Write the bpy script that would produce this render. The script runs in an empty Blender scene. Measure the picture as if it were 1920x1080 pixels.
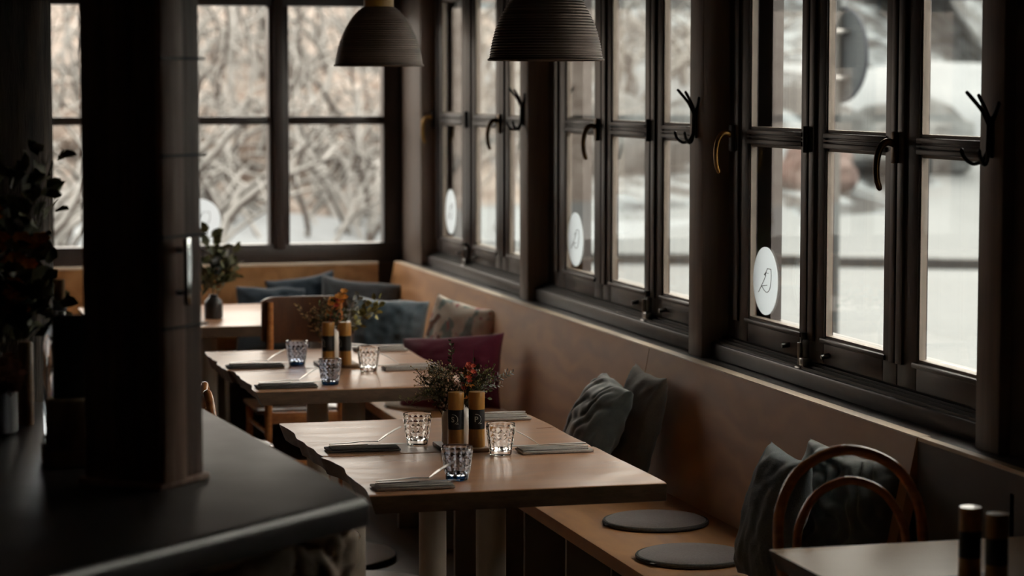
import bpy, bmesh, math, random
from mathutils import Vector, Matrix, Euler, noise
random.seed(7)
S = bpy.context.scene
COL = S.collection
PI = math.pi
V = Vector

# ---------------------------------------------------------------- camera
PAN, TILT, EYE = math.radians(14.8), math.radians(4.79), 1.75
cam = bpy.data.cameras.new('camera'); cam.lens = 85.0; cam.sensor_width = 36.0
cam.clip_start = 0.05; cam.clip_end = 300
cam.dof.use_dof = True; cam.dof.focus_distance = 6.75; cam.dof.aperture_fstop = 3.2
co = bpy.data.objects.new('camera', cam); COL.objects.link(co)
co.location = (0, 0, EYE); co.rotation_euler = (PI/2 - TILT, 0, -PAN)
S.camera = co

# ---------------------------------------------------------------- sky and exposure
W = bpy.data.worlds.new('sky'); S.world = W; W.use_nodes = True
bg = W.node_tree.nodes['Background']
bg.inputs[0].default_value = (1.0, 0.895, 0.79, 1); bg.inputs[1].default_value = 6.5
S.view_settings.view_transform = 'Standard'; S.view_settings.look = 'None'
S.view_settings.gamma = 1; S.view_settings.use_curve_mapping = False
S.view_settings.exposure = 0.0
S.cycles.max_bounces = 10; S.cycles.diffuse_bounces = 4; S.cycles.glossy_bounces = 4
S.cycles.transmission_bounces = 10; S.cycles.transparent_max_bounces = 32
S.cycles.caustics_reflective = False; S.cycles.caustics_refractive = False
S.cycles.sample_clamp_indirect = 6.0
S.cycles.use_denoising = True

# ---------------------------------------------------------------- materials
def mat(name, c1, c2=None, scale=(1, 1, 1), nscale=6.0, rough=0.5, metal=0.0, bump=0.0, detail=6.0,
        lo=0.35, hi=0.65, spec=0.5, wave=None, trans=0.0, ior=1.45, sheen=0.0, coat=0.0, rough2=None, distort=0.0):
    m = bpy.data.materials.new(name); m.use_nodes = True
    nt = m.node_tree; N = nt.nodes; L = nt.links
    p = N['Principled BSDF']
    p.inputs['Roughness'].default_value = rough; p.inputs['Metallic'].default_value = metal
    p.inputs['IOR'].default_value = ior; p.inputs['Specular IOR Level'].default_value = spec
    p.inputs['Transmission Weight'].default_value = trans
    p.inputs['Sheen Weight'].default_value = sheen
    p.inputs['Coat Weight'].default_value = coat
    if c2 is None and bump == 0:
        p.inputs['Base Color'].default_value = (*c1, 1); return m
    tc = N.new('ShaderNodeTexCoord'); mp = N.new('ShaderNodeMapping')
    mp.inputs['Scale'].default_value = scale
    L.new(tc.outputs['Object'], mp.inputs['Vector'])
    if wave:
        nz = N.new('ShaderNodeTexNoise'); nz.inputs['Scale'].default_value = wave[1]; nz.inputs['Detail'].default_value = 3
        L.new(mp.outputs[0], nz.inputs['Vector'])
        mx = N.new('ShaderNodeMixRGB'); mx.blend_type = 'ADD'; mx.inputs[0].default_value = wave[2]
        L.new(mp.outputs[0], mx.inputs[1]); L.new(nz.outputs['Color'], mx.inputs[2])
        tx = N.new('ShaderNodeTexWave'); tx.wave_type = 'BANDS'; tx.bands_direction = wave[3]
        tx.inputs['Scale'].default_value = wave[0]; tx.inputs['Distortion'].default_value = wave[4]
        tx.inputs['Detail'].default_value = 3; tx.inputs['Detail Scale'].default_value = 1.5
        L.new(mx.outputs[0], tx.inputs['Vector'])
        n2 = N.new('ShaderNodeTexNoise'); n2.inputs['Scale'].default_value = nscale; n2.inputs['Detail'].default_value = 5
        L.new(mp.outputs[0], n2.inputs['Vector'])
        ma = N.new('ShaderNodeMath'); ma.operation = 'MULTIPLY_ADD'; ma.inputs[1].default_value = 0.35
        L.new(tx.outputs['Fac'], ma.inputs[0])
        m2 = N.new('ShaderNodeMath'); m2.operation = 'MULTIPLY'; m2.inputs[1].default_value = 0.65
        L.new(n2.outputs['Fac'], m2.inputs[0]); L.new(m2.outputs[0], ma.inputs[2])
        fac = ma.outputs[0]
    else:
        tx = N.new('ShaderNodeTexNoise'); tx.inputs['Scale'].default_value = nscale
        tx.inputs['Detail'].default_value = detail; tx.inputs['Roughness'].default_value = 0.6
        tx.inputs['Distortion'].default_value = distort
        L.new(mp.outputs[0], tx.inputs['Vector']); fac = tx.outputs['Fac']
    cr = N.new('ShaderNodeValToRGB')
    cr.color_ramp.elements[0].position = lo; cr.color_ramp.elements[1].position = hi
    cr.color_ramp.elements[0].color = (*c1, 1); cr.color_ramp.elements[1].color = (*(c2 or c1), 1)
    L.new(fac, cr.inputs[0]); L.new(cr.outputs[0], p.inputs['Base Color'])
    if rough2 is not None:
        mr = N.new('ShaderNodeMapRange'); mr.inputs[1].default_value = lo; mr.inputs[2].default_value = hi
        mr.inputs[3].default_value = rough; mr.inputs[4].default_value = rough2
        L.new(fac, mr.inputs[0]); L.new(mr.outputs[0], p.inputs['Roughness'])
    if bump:
        b = N.new('ShaderNodeBump'); b.inputs['Strength'].default_value = bump; b.inputs['Distance'].default_value = 0.01
        L.new(fac, b.inputs['Height']); L.new(b.outputs[0], p.inputs['Normal'])
    return m

def glass_pane_mat(name):
    m = bpy.data.materials.new(name); m.use_nodes = True
    nt = m.node_tree; N = nt.nodes; L = nt.links
    N.remove(N['Principled BSDF'])
    t = N.new('ShaderNodeBsdfTransparent'); t.inputs[0].default_value = (0.97, 0.985, 0.98, 1)
    g = N.new('ShaderNodeBsdfGlossy'); g.inputs['Roughness'].default_value = 0.0
    lw = N.new('ShaderNodeLayerWeight'); lw.inputs[0].default_value = .5     # Schlick, the same from both sides
    pw = N.new('ShaderNodeMath'); pw.operation = 'POWER'; pw.inputs[1].default_value = 5
    f = N.new('ShaderNodeMath'); f.operation = 'MULTIPLY_ADD'; f.inputs[1].default_value = .55; f.inputs[2].default_value = .015
    L.new(lw.outputs['Facing'], pw.inputs[0]); L.new(pw.outputs[0], f.inputs[0])
    x = N.new('ShaderNodeMixShader')
    L.new(f.outputs[0], x.inputs[0]); L.new(t.outputs[0], x.inputs[1]); L.new(g.outputs[0], x.inputs[2])
    L.new(x.outputs[0], N['Material Output'].inputs[0])
    return m

M = {}
M['table'] = mat('oak_table_top', (.40, .195, .105), (.52, .285, .160), (1.0, 3.2, 3.2), 4, .27, spec=.42, lo=.2, hi=.8, wave=(1.1, 1.1, 1.5, 'Y', 9), rough2=.33, bump=.012)
M['edge'] = mat('shaded_edge', (.075, .042, .022), (.14, .08, .045), (3, 3, 10), 6, .5, bump=.25)  # dark tone stands in for shade on the table sides
M['plywood'] = mat('plywood', (.37, .165, .055), (.53, .265, .105), (3, .8, 2.2), 4, .42, wave=(1.2, 1.5, 1.2, 'Z', 6), lo=.25, hi=.75, rough2=.55)
M['ply_edge_lit'] = mat('plywood_edge_lit', (.74, .60, .46), (.86, .72, .57), (1, 1, 30), 8, .45)  # pale colour stands in for strong window light on top edges
M['frame'] = mat('window_paint', (.040, .031, .030), (.054, .043, .042), (1, 1, .3), 14, .36, bump=.03)
M['post'] = mat('post_paint', (.145, .108, .09), (.20, .15, .125), (4, 4, .35), 7, .5, bump=.06)
M['bead'] = mat('glazing_bead', (.17, .14, .115), (.22, .18, .15), (1, 1, 1), 8, .5)
M['sill'] = mat('sill_board', (.055, .05, .052), (.095, .085, .082), (4, .6, 4), 5, .42, bump=.03)
M['black'] = mat('black_rubber', (.008, .008, .008), rough=.4)
M['iron'] = mat('black_iron', (.010, .010, .011), (.02, .02, .02), nscale=60, rough=.42, metal=.3, bump=.1)
M['brass'] = mat('aged_brass', (.30, .16, .045), (.42, .24, .08), nscale=30, rough=.28, metal=1)
M['bronze'] = mat('dark_bronze', (.05, .028, .012), (.10, .055, .02), nscale=30, rough=.3, metal=1)
M['steel'] = mat('steel', (.72, .70, .67), rough=.34, metal=1)
M['dull'] = mat('dull_steel', (.30, .30, .30), (.42, .41, .40), nscale=40, rough=.3, metal=1)
M['glass'] = glass_pane_mat('window_glass')
M['tumbler'] = mat('clear_glass', (1, 1, 1), rough=0.0, trans=1, ior=1.47)
M['smoke'] = mat('smoky_glass', (.66, .70, .78), rough=0.0, trans=1, ior=1.47)
M['blue'] = mat('blue_glass', (.004, .028, .085), rough=0.02, trans=1, ior=1.47)
M['napkin'] = mat('grey_linen', (.055, .05, .05), (.085, .078, .075), nscale=300, rough=.85, bump=.2)
M['napkin_light'] = mat('light_linen', (.36, .33, .30), (.46, .42, .38), nscale=300, rough=.85, bump=.2)
M['mill'] = mat('mill_wood', (.30, .135, .028), (.44, .21, .05), (20, 20, 3), 4, .32, lo=.3, hi=.7, coat=.3)
M['label'] = mat('black_label', (.006, .006, .007), rough=.45)
M['ink_white'] = mat('white_print', (.62, .62, .60), rough=.6)
M['tray'] = mat('tray_wood', (.13, .07, .035), (.20, .11, .055), (3, 12, 12), 5, .45)
M['vase'] = mat('white_ceramic', (.72, .65, .59), (.80, .73, .67), nscale=5, rough=.3)
M['column'] = mat('column_paint', (.40, .33, .27), (.46, .39, .32), nscale=3, rough=.35)
M['base'] = mat('base_steel', (.62, .55, .52), (.72, .65, .61), nscale=5, rough=.4)
M['base_rim'] = mat('base_rim', (.012, .011, .011), rough=.45)
M['bentwood'] = mat('bentwood', (.40, .14, .045), (.58, .23, .08), (3, 3, 9), 6, .26, coat=.5)
M['dark_wood'] = mat('dark_chair_ply', (.055, .020, .009), (.105, .040, .017), (9, 3, 1.5), 4, .30, coat=.3)
M['cane'] = mat('seat_wood', (.45, .38, .30), (.60, .52, .43), nscale=8, rough=.3)
M['shade'] = mat('ribbed_shade', (.045, .032, .026), (.21, .155, .125), (1.2, 1.2, 60), 2.2, .38, metal=.4, bump=.18, lo=.30, hi=.78, rough2=.5)
M['cap'] = mat('amber_cap', (.32, .17, .025), (.42, .24, .05), (8, 8, 1), 5, .4)
M['cord'] = mat('lamp_cord', (.02, .018, .016), rough=.7)
M['counter'] = mat('counter_top', (.034, .026, .026), (.048, .038, .037), (1, 1, 1), 3, .30, spec=.38, rough2=.38, bump=.02)
M['stone'] = mat('field_stone', (.42, .29, .19), (.86, .70, .54), (1, 1, 1), 4.5, .8, bump=.7, lo=.3, hi=.75, distort=1.0)
M['pillar'] = mat('old_timber', (.13, .075, .055), (.36, .22, .16), (9, 9, .7), 5, .55, bump=.5, lo=.3, hi=.8)
M['pillar_pale'] = mat('old_timber_pale', (.38, .20, .135), (.70, .44, .32), (9, 9, .7), 5, .5, bump=.4, lo=.3, hi=.8)
M['bark'] = mat('tree_bark', (.010, .008, .006), (.055, .038, .026), (9, 9, 1.2), 3, .85, bump=.9)
M['floor'] = mat('floor_boards', (.10, .066, .044), (.20, .138, .095), (6, .6, 1), 4, .42, rough2=.55, bump=.05)
M['wall'] = mat('dark_wall', (.34, .26, .20), (.40, .31, .24), nscale=4, rough=.8)
M['ceiling'] = mat('dark_ceiling', (.20, .135, .09), (.28, .19, .13), (6, .6, 1), 4, .7)
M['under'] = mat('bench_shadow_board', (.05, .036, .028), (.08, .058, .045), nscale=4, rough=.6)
M['support'] = mat('bench_support', (.20, .15, .115), (.26, .20, .155), nscale=4, rough=.5)
M['panel'] = mat('grey_brown_panel', (.085, .066, .052), (.12, .094, .075), (3, .8, 2), 5, .5)
M['felt'] = mat('grey_felt', (.19, .158, .155), (.25, .21, .205), nscale=180, rough=.95, bump=.25, sheen=.3)
M['felt_rim'] = mat('felt_piping', (.07, .07, .066), (.10, .10, .094), nscale=180, rough=.9, bump=.2)
M['felt_pale'] = mat('pale_felt', (.46, .40, .33), (.55, .48, .40), nscale=180, rough=.95, bump=.25)
def cloth(name, a, b, n=260, sheen=.2, rough=.9, bump=.2): return mat(name, a, b, nscale=n, rough=rough, bump=bump, sheen=sheen)
M['satin'] = mat('blue_satin', (.060, .098, .130), (.115, .165, .205), nscale=5, rough=.5, sheen=.3)
M['navy'] = cloth('navy_cloth', (.020, .036, .056), (.034, .056, .080))
M['slate'] = cloth('slate_cloth', (.05, .058, .070), (.075, .085, .098))
M['taupe'] = cloth('taupe_cloth', (.16, .135, .125), (.21, .18, .165))
M['wine'] = cloth('wine_cloth', (.115, .007, .028), (.15, .011, .04))
M['velvet'] = mat('green_grey_velvet', (.045, .055, .052), (.085, .098, .090), nscale=30, rough=.7, sheen=.9, bump=.15)
M['brown_cloth'] = cloth('brown_cloth', (.075, .058, .045), (.105, .083, .066))
M['blue_grey'] = cloth('blue_grey_cloth', (.085, .105, .115), (.125, .145, .155))
M['white'] = mat('white_vinyl', (.80, .82, .84), rough=.6)
def translucent(m, amt):
    nt = m.node_tree; N, L = nt.nodes, nt.links
    t = N.new('ShaderNodeBsdfTranslucent'); t.inputs[0].default_value = (.80, .84, .88, 1)
    x = N.new('ShaderNodeMixShader'); x.inputs[0].default_value = amt
    L.new(N['Principled BSDF'].outputs[0], x.inputs[1]); L.new(t.outputs[0], x.inputs[2]); L.new(x.outputs[0], N['Material Output'].inputs[0])
translucent(M['white'], .6)
M['ink'] = mat('black_print', (.01, .01, .01), rough=.6)
M['stem'] = mat('plant_stem', (.05, .045, .02), (.10, .085, .04), nscale=20, rough=.7)
M['leaf'] = mat('dark_leaf', (.045, .050, .020), (.11, .11, .045), nscale=30, rough=.6)
M['olive'] = mat('olive_leaf', (.14, .13, .035), (.26, .23, .07), nscale=30, rough=.6)
M['pale_leaf'] = mat('pale_leaf', (.20, .21, .19), (.34, .34, .31), nscale=30, rough=.6)
M['buff'] = mat('buff_blossom', (.30, .20, .09), (.55, .38, .20), nscale=60, rough=.8)
M['pinkb'] = mat('dusty_pink_blossom', (.42, .24, .18), (.58, .38, .30), nscale=60, rough=.8)
M['orange'] = mat('orange_blossom', (.50, .16, .02), (.65, .28, .04), nscale=60, rough=.7)
M['red'] = mat('red_blossom', (.40, .035, .015), (.55, .08, .03), nscale=60, rough=.7)
M['white_petal'] = mat('white_petal', (.48, .45, .42), (.60, .56, .52), nscale=30, rough=.7)
M['navy_board'] = mat('navy_board', (.03, .045, .07), (.04, .058, .085), nscale=5, rough=.35)
M['log'] = mat('birch_log', (.22, .16, .09), (.42, .31, .19), (8, 8, 2), 4, .75, bump=.5)
M['block'] = mat('pale_block', (.36, .28, .22), (.48, .39, .31), (4, 20, 4), 5, .7)
M['cork'] = mat('cork', (.36, .21, .11), (.46, .29, .17), nscale=60, rough=.9)
M['chrome'] = mat('chrome', (.88, .91, .93), rough=.14, metal=1)
M['dark_pot'] = mat('dark_ceramic', (.02, .02, .022), (.035, .034, .035), nscale=6, rough=.35)
# outdoors
M['snow'] = mat('snow', (.098, .108, .114), (.122, .134, .142), (1, 1, 1), .35, .8, bump=0.0, lo=.3, hi=.7)
M['brush'] = mat('snowy_brush', (.016, .0165, .017), (.160, .185, .202), (1, 1, 1.6), 1.1, .9, detail=10, lo=.44, hi=.60, distort=1.5)
M['brush_back'] = mat('brown_brush', (.075, .052, .040), (.24, .215, .195), (1, 1, 1.3), 3.2, .9, detail=9, lo=.38, hi=.64, distort=1.8)
M['lightened_snow'] = mat('lightened_snow', (.150, .166, .180), (.175, .193, .208), nscale=.8, rough=.8, bump=.1)  # brightness put into the colour: a lighter copy of the yard snow
M['twig'] = mat('brown_twig', (.036, .027, .023), (.07, .055, .047), nscale=4, rough=.9)
M['twig_snow'] = mat('snow_on_twig', (.175, .172, .165), (.215, .215, .21), nscale=4, rough=.9)
M['curb'] = mat('wet_curb', (.007, .007, .007), (.020, .020, .020), nscale=2, rough=.7)
M['sign_grey'] = mat('sign_back', (.020, .028, .034), (.025, .035, .041), nscale=3, rough=.6)
M['sign_rim'] = mat('sign_rim', (.012, .018, .028), rough=.6)
M['galv'] = mat('galvanised_pole', (.018, .021, .023), (.026, .03, .032), nscale=6, rough=.5)
M['rock'] = mat('rock', (.016, .017, .017), (.085, .095, .10), nscale=1.5, rough=.9, detail=8)
M['rust'] = mat('rust_stake', (.10, .030, .014), (.13, .042, .02), nscale=4, rough=.8)
M['redbush'] = mat('red_brown_brush', (.045, .020, .016), (.10, .075, .07), (1, 1, 1), 2.2, .9, detail=9, lo=.42, hi=.66)
M['facade'] = mat('outer_wall', (.07, .055, .045), (.09, .07, .06), nscale=3, rough=.8)

# ---------------------------------------------------------------- mesh builder
class MB:
    def __init__(s): s.b = bmesh.new()
    def box(s, c, d, rot=None, bev=0.0, seg=2):
        r = bmesh.ops.create_cube(s.b, size=1)
        vs = r['verts']
        mt = Matrix.Translation(c) @ (rot.to_matrix().to_4x4() if rot else Matrix()) @ Matrix.Diagonal((*d, 1))
        bmesh.ops.transform(s.b, matrix=mt, verts=vs)
        if bev:
            es = list({e for v in vs for e in v.link_edges})
            bmesh.ops.bevel(s.b, geom=es, offset=bev, segments=seg, profile=.5, affect='EDGES')
        return s
    def bx(s, x0, x1, y0, y1, z0, z1, bev=0.0):
        return s.box(((x0+x1)/2, (y0+y1)/2, (z0+z1)/2), (abs(x1-x0), abs(y1-y0), abs(z1-z0)), bev=bev)
    def tube(s, pts, rad, n=8, caps=True, closed=False, flat=1.0):
        pts = [V(p) for p in pts]; m = len(pts)
        rad = rad if isinstance(rad, (list, tuple)) else [rad]*m
        rings = []; up = None
        for i, p in enumerate(pts):
            a = pts[i-1] if (i > 0 or closed) else p
            c = pts[(i+1) % m] if (i < m-1 or closed) else p
            t = (c - a).normalized()
            if up is None: up = t.orthogonal().normalized()
            up = (up - t*up.dot(t))
            up = up.normalized() if up.length > 1e-6 else t.orthogonal().normalized()
            w = t.cross(up)
            rings.append([s.b.verts.new(p + (up*math.cos(2*PI*k/n) + w*math.sin(2*PI*k/n)*flat)*rad[i]) for k in range(n)])
        for i in range(m if closed else m-1):
            A, B = rings[i], rings[(i+1) % m]
            for k in range(n): s.b.faces.new((A[k], A[(k+1) % n], B[(k+1) % n], B[k]))
        if caps and not closed:
            s.b.faces.new(rings[0][::-1]); s.b.faces.new(rings[-1])
        return s
    def lathe(s, prof, c=(0, 0, 0), n=32, fn=None):
        c = V(c); rings = []
        for r, z in prof:
            if r <= 1e-6: rings.append([s.b.verts.new(c + V((0, 0, z)))])
            else:
                ring = []
                for k in range(n):
                    a = 2*PI*k/n; rr = fn(r, z, a) if fn else r
                    ring.append(s.b.verts.new(c + V((rr*math.cos(a), rr*math.sin(a), z))))
                rings.append(ring)
        for A, B in zip(rings, rings[1:]):
            for k in range(n):
                q = [A[k % len(A)], A[(k+1) % len(A)], B[(k+1) % len(B)], B[k % len(B)]]
                u = []
                for v in q:
                    if v not in u: u.append(v)
                if len(u) > 2: s.b.faces.new(u)
        return s
    def prism(s, poly, z0, z1, bev=0.0, bot=None):
        a = [s.b.verts.new((x, y, z0)) for x, y in (bot or poly)]; b = [s.b.verts.new((x, y, z1)) for x, y in poly]
        n = len(poly); top = s.b.faces.new(b); s.b.faces.new(a[::-1])
        for i in range(n): s.b.faces.new((a[i], a[(i+1) % n], b[(i+1) % n], b[i]))
        if bev: bmesh.ops.bevel(s.b, geom=list(top.edges), offset=bev, segments=3, profile=.5, affect='EDGES')
        return s
    def ribbon(s, pts, wid, th, y=0.0):
        """flat strip through (x, z) points, wid = half widths along y"""
        rows = []
        for (x, z), w_ in zip(pts, wid): rows.append([s.b.verts.new((x, y-w_, z)), s.b.verts.new((x, y+w_, z)), s.b.verts.new((x, y+w_, z+th)), s.b.verts.new((x, y-w_, z+th))])
        for A, B in zip(rows, rows[1:]):
            for k in range(4): s.b.faces.new((A[k], A[(k+1) % 4], B[(k+1) % 4], B[k]))
        s.b.faces.new(rows[0][::-1]); s.b.faces.new(rows[-1]); return s
    def ball(s, c, r, sub=1, sc=(1, 1, 1)):
        g = bmesh.ops.create_icosphere(s.b, subdivisions=sub, radius=r)
        bmesh.ops.transform(s.b, matrix=Matrix.Translation(c) @ Matrix.Diagonal((*sc, 1)), verts=g['verts'])
        return s
    def leaf(s, p, d, ln, w, nrm=None):
        p = V(p); d = V(d).normalized(); nrm = nrm or V((random.uniform(-1, 1), random.uniform(-1, 1), random.uniform(.2, 1)))
        sd = d.cross(nrm); sd = sd.normalized() if sd.length > 1e-5 else d.orthogonal().normalized()
        up = sd.cross(d)
        P = [p, p + d*ln*.35 + sd*w + up*w*.3, p + d*ln*.75 + sd*w*.7 + up*w*.3, p + d*ln, p + d*ln*.75 - sd*w*.7 + up*w*.3, p + d*ln*.35 - sd*w + up*w*.3]
        m1, m2 = p + d*ln*.35, p + d*ln*.75
        vs = [s.b.verts.new(q) for q in P]; a, b = s.b.verts.new(m1), s.b.verts.new(m2)
        for f in ((vs[0], vs[1], a), (vs[1], vs[2], b, a), (vs[2], vs[3], b), (vs[3], vs[4], b), (vs[4], vs[5], a, b), (vs[5], vs[0], a)): s.b.faces.new(f)
        return s
    def build(s, name, m, parent=None, smooth=True, ang=40):
        bmesh.ops.recalc_face_normals(s.b, faces=s.b.faces)
        me = bpy.data.meshes.new(name); s.b.to_mesh(me); s.b.free()
        me.materials.append(m)
        if smooth:
            me.polygons.foreach_set('use_smooth', [True]*len(me.polygons))
            me.set_sharp_from_angle(angle=math.radians(ang))
        o = bpy.data.objects.new(name, me); COL.objects.link(o)
        if parent is not None: o.parent = parent
        return o

def tag(o, label, cat, group=None, kind=None):
    o['label'] = label; o['category'] = cat
    if group: o['group'] = group
    if kind: o['kind'] = kind
    return o
def thing(name, label, cat, loc=(0, 0, 0), rz=0.0, group=None, kind=None):
    o = bpy.data.objects.new(name, None); COL.objects.link(o); o.empty_display_size = .1
    o.location = loc; o.rotation_euler = (0, 0, rz)
    return tag(o, label, cat, group, kind)
def struct(o, label, cat): return tag(o, label, cat, None, 'structure')
KIDS = {}
def dup(root, loc, rz=None, label=None):
    def cp(o, par):
        c = o.copy(); COL.objects.link(c)
        if par is not None: c.parent = par
        for ch in [x for x in o.children]: cp(ch, c)
        return c
    r = cp(root, None); r.location = loc
    if rz is not None: r.rotation_euler = (0, 0, rz)
    if label: r['label'] = label
    return r
def arc(c, r, a0, a1, n, ax='xz'):
    out = []
    for i in range(n+1):
        a = a0 + (a1-a0)*i/n; u, w = r*math.cos(a), r*math.sin(a)
        out.append((c[0]+u, c[1], c[2]+w) if ax == 'xz' else (c[0]+u, c[1]+w, c[2]) if ax == 'xy' else (c[0], c[1]+u, c[2]+w))
    return out
def spline(pts, n=8):
    P = [V(p) for p in pts]; out = []
    for i in range(len(P)-1):
        p0, p1, p2, p3 = P[max(i-1, 0)], P[i], P[i+1], P[min(i+2, len(P)-1)]
        for k in range(n):
            t = k/n
            out.append(.5*((2*p1) + (p2-p0)*t + (2*p0-5*p1+4*p2-p3)*t*t + (3*p1-p0-3*p2+p3)*t**3))
    out.append(P[-1]); return out

# ================================================================ OUTDOORS
def terrain(x, y):
    h = -.05 + .05*noise.noise(V((x*.3, y*.3, 0)))
    d = math.hypot(x, y)
    if d > 28:
        t = d - 28
        k = 0.30 + .6*min(1, max(0, (y - 2.0*x)/6))
        h += min(t*.22*k + max(0, t-8)*.12*k, 7.5) + .5*min(t/6, 1)*noise.noise(V((x*.25, y*.25, 3))) + .25*min(t/4, 1)*noise.noise(V((x*.9, y*.9, 9)))
    return h
b = bmesh.new()
nx, ny = 150, 150
gx = [-45 + 110*i/nx for i in range(nx+1)]; gy = [-30 + 110*j/ny for j in range(ny+1)]
gv = [[b.verts.new((x, y, terrain(x, y) if not (-6 < x < 3.6 and y < 13.2) else -.3)) for y in gy] for x in gx]
me = MB(); me.b.free(); me.b = b
for i in range(nx):
    for j in range(ny): b.faces.new((gv[i][j], gv[i+1][j], gv[i+1][j+1], gv[i][j+1]))
g = me.build('ground', M['snow'])
g.data.materials.append(M['brush']); g.data.materials.append(M['brush_back'])
for p in g.data.polygons:
    c = p.center
    if math.hypot(c.x, c.y) > 29.5 and (c.y > 2.2*c.x or math.hypot(c.x, c.y) > 40): p.material_index = 2 if c.y > 3.9*c.x else 1
struct(g, 'snow covered yard and brushy hillside outside the windows', 'ground')

def shrub(name, label, x, y, n, h, spread, seed, group, snowy=True, rad=.03, mtwig='twig'):
    rnd = random.Random(seed)
    t = thing(name, label, 'shrub', (x, y, terrain(x, y)-.05), 0, group)
    a, s_ = MB(), MB()
    for i in range(n):
        az = rnd.uniform(0, 2*PI); reach = rnd.uniform(.25, 1)*spread; hh = h*rnd.uniform(.4, 1)
        b0 = V((rnd.uniform(-.7, .7)*spread, rnd.uniform(-.5, .5)*spread, -.3)); pts = [b0]
        for k in range(1, 6):
            u = k/5
            pts.append(b0 + V((math.cos(az)*reach*u**1.3 + rnd.uniform(-.12, .12)*spread*.5, math.sin(az)*reach*u**1.3 + rnd.uniform(-.12, .12)*spread*.5, hh*(u - .35*u*u*(1 if reach > .5*spread else 0)) + rnd.uniform(-.05, .05)*h)))
        pts = spline(pts, 3)
        r = rad*rnd.uniform(.5, 1.2); rr = [r*(1-.75*i2/(len(pts)-1)) for i2 in range(len(pts))]
        a.tube(pts, rr, 5)
        if snowy: s_.tube([p + V((0, 0, rr[q]*.75)) for q, p in enumerate(pts)][2:], [q*1.15 for q in rr][2:], 5)
        for _ in range(4):
            q = rnd.randrange(4, len(pts)); d = V((rnd.uniform(-1, 1), rnd.uniform(-1, 1), rnd.uniform(-.3, .7)))*h*.22
            sub = [pts[q], pts[q] + d*.5 + V((0, 0, .05*h)), pts[q] + d]
            a.tube(sub, [rr[q]*.6, rr[q]*.45, rr[q]*.2], 4)
            if snowy: s_.tube([p + V((0, 0, rr[q]*.5)) for p in sub], [rr[q]*.8, rr[q]*.6, rr[q]*.3], 4)
    a.build('branches', M[mtwig], t)
    if snowy: s_.build('snow_cover', M['twig_snow'], t)
    return t
SH = [(1.8, 25, 'pale', 3.4), (5.4, 27.5, 'wide', 3.6), (4.2, 31.5, 'tall', 4.4), (7.6, 33, 'dense', 4.4), (2.4, 33, 'dark', 4.2), (6.0, 36.5, 'far', 4.6), (3.2, 28.6, 'drooping', 2.8), (6.7, 29.9, 'low', 2.6)]
LBL = ['snow laden shrub nearest the back window, behind the dark tree trunk post', 'wide snowy shrub seen through the right pane of the back window', 'tall snowy shrub in the middle of the back window hillside',
       'dense snowy shrub right of the back window hillside, under the far pendant', 'dark snowy shrub left on the back window hillside beside the timber pillar', 'farthest snowy shrub high on the hill behind the back window',
       'drooping snowy shrub low in the left pane of the back window', 'low snowy shrub above the rust coloured stake']
for i, (x, y, nm, h) in enumerate(SH):
    shrub('snowy_shrub', LBL[i], x, y, 34, h, 2.2, 20+i, 'snowy shrubs on the hillside', True, .045)
for i, (x, y, h, lb) in enumerate(((11.2, 34.5, 2.6, 'snowy bush far outside the middle window'), (19.0, 42.0, 3.2, 'snowy bush far outside the near window, left of the sign'), (24.0, 41.5, 3.6, 'snowy bush far outside the near window, right of the sign'), (15.0, 44, 3.8, 'snowy bush between the other two beyond the side windows'))):
    shrub('snowy_bush', lb, x, y, 40, h, 2.4, 60+i, 'bushes beyond the yard', True, .05)
def blob(name, label, cat, x, y, r, sc, m, seed, amp=.35, snow=None):
    o = MB(); bmesh.ops.create_icosphere(o.b, subdivisions=4, radius=r)
    for v in o.b.verts:
        d = noise.noise(v.co*1.3/r + V((seed, 0, 0)))*amp + noise.noise(v.co*4/r + V((0, seed, 0)))*amp*.35
        v.co = V((v.co.x*sc[0], v.co.y*sc[1], v.co.z*sc[2]))*(1+d)
    ob = o.build(name, m); ob.location = (x, y, terrain(x, y) + r*sc[2]*.45)
    return tag(ob, label, cat)
blob('red_brown_thicket', 'red brown thicket outside, right of the round sign', 'shrub', 18.2, 33.0, 1.3, (1.2, 1, 1.35), M['redbush'], 3)
blob('red_brown_thicket', 'small russet bush outside the middle window', 'shrub', 11.5, 28.5, .42, (1.3, 1, .8), M['redbush'], 5)
blob('boulder', 'snow dusted boulder outside the near window at far right', 'rock', 17.0, 31.5, .85, (1.4, 1, .9), M['rock'], 8)
blob('boulder', 'snow dusted boulder outside, behind the sign pole', 'rock', 13.4, 30.5, .8, (1.5, 1, .7), M['rock'], 11)
blob('boulder', 'snow dusted boulder outside the far side window', 'rock', 9.3, 31.5, 1.0, (1.6, 1, .8), M['rock'], 14)
def bank(label, cx, cy, ln, wd, ht, rz, seed):
    o = MB(); nu, nv = 48, 16; g_ = []
    for i in range(nu+1):
        u = -1+2*i/nu; row = []
        for j in range(nv+1):
            v = -1+2*j/nv; k = max(0, 1-u**6)*max(0, 1-v*v)
            row.append(o.b.verts.new((u*ln/2, v*wd/2*(1+.2*noise.noise(V((u*4, seed, 0)))), -.4 + (ht+.4)*k**.6*(1+.30*noise.noise(V((u*ln*.35, v*2, seed)))))))
        g_.append(row)
    for i in range(nu):
        for j in range(nv): o.b.faces.new((g_[i][j], g_[i+1][j], g_[i+1][j+1], g_[i][j+1]))
    ob = o.build('snow_bank', M['lightened_snow'], ang=180); ob.location = (cx, cy, terrain(cx, cy)); ob.rotation_euler = (0, 0, rz)
    return tag(ob, label, 'snow bank')
bank('bright snow bank at the foot of the hillside behind the back window', 5.0, 28.0, 13, 3.6, .16, .0, 2)
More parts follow.
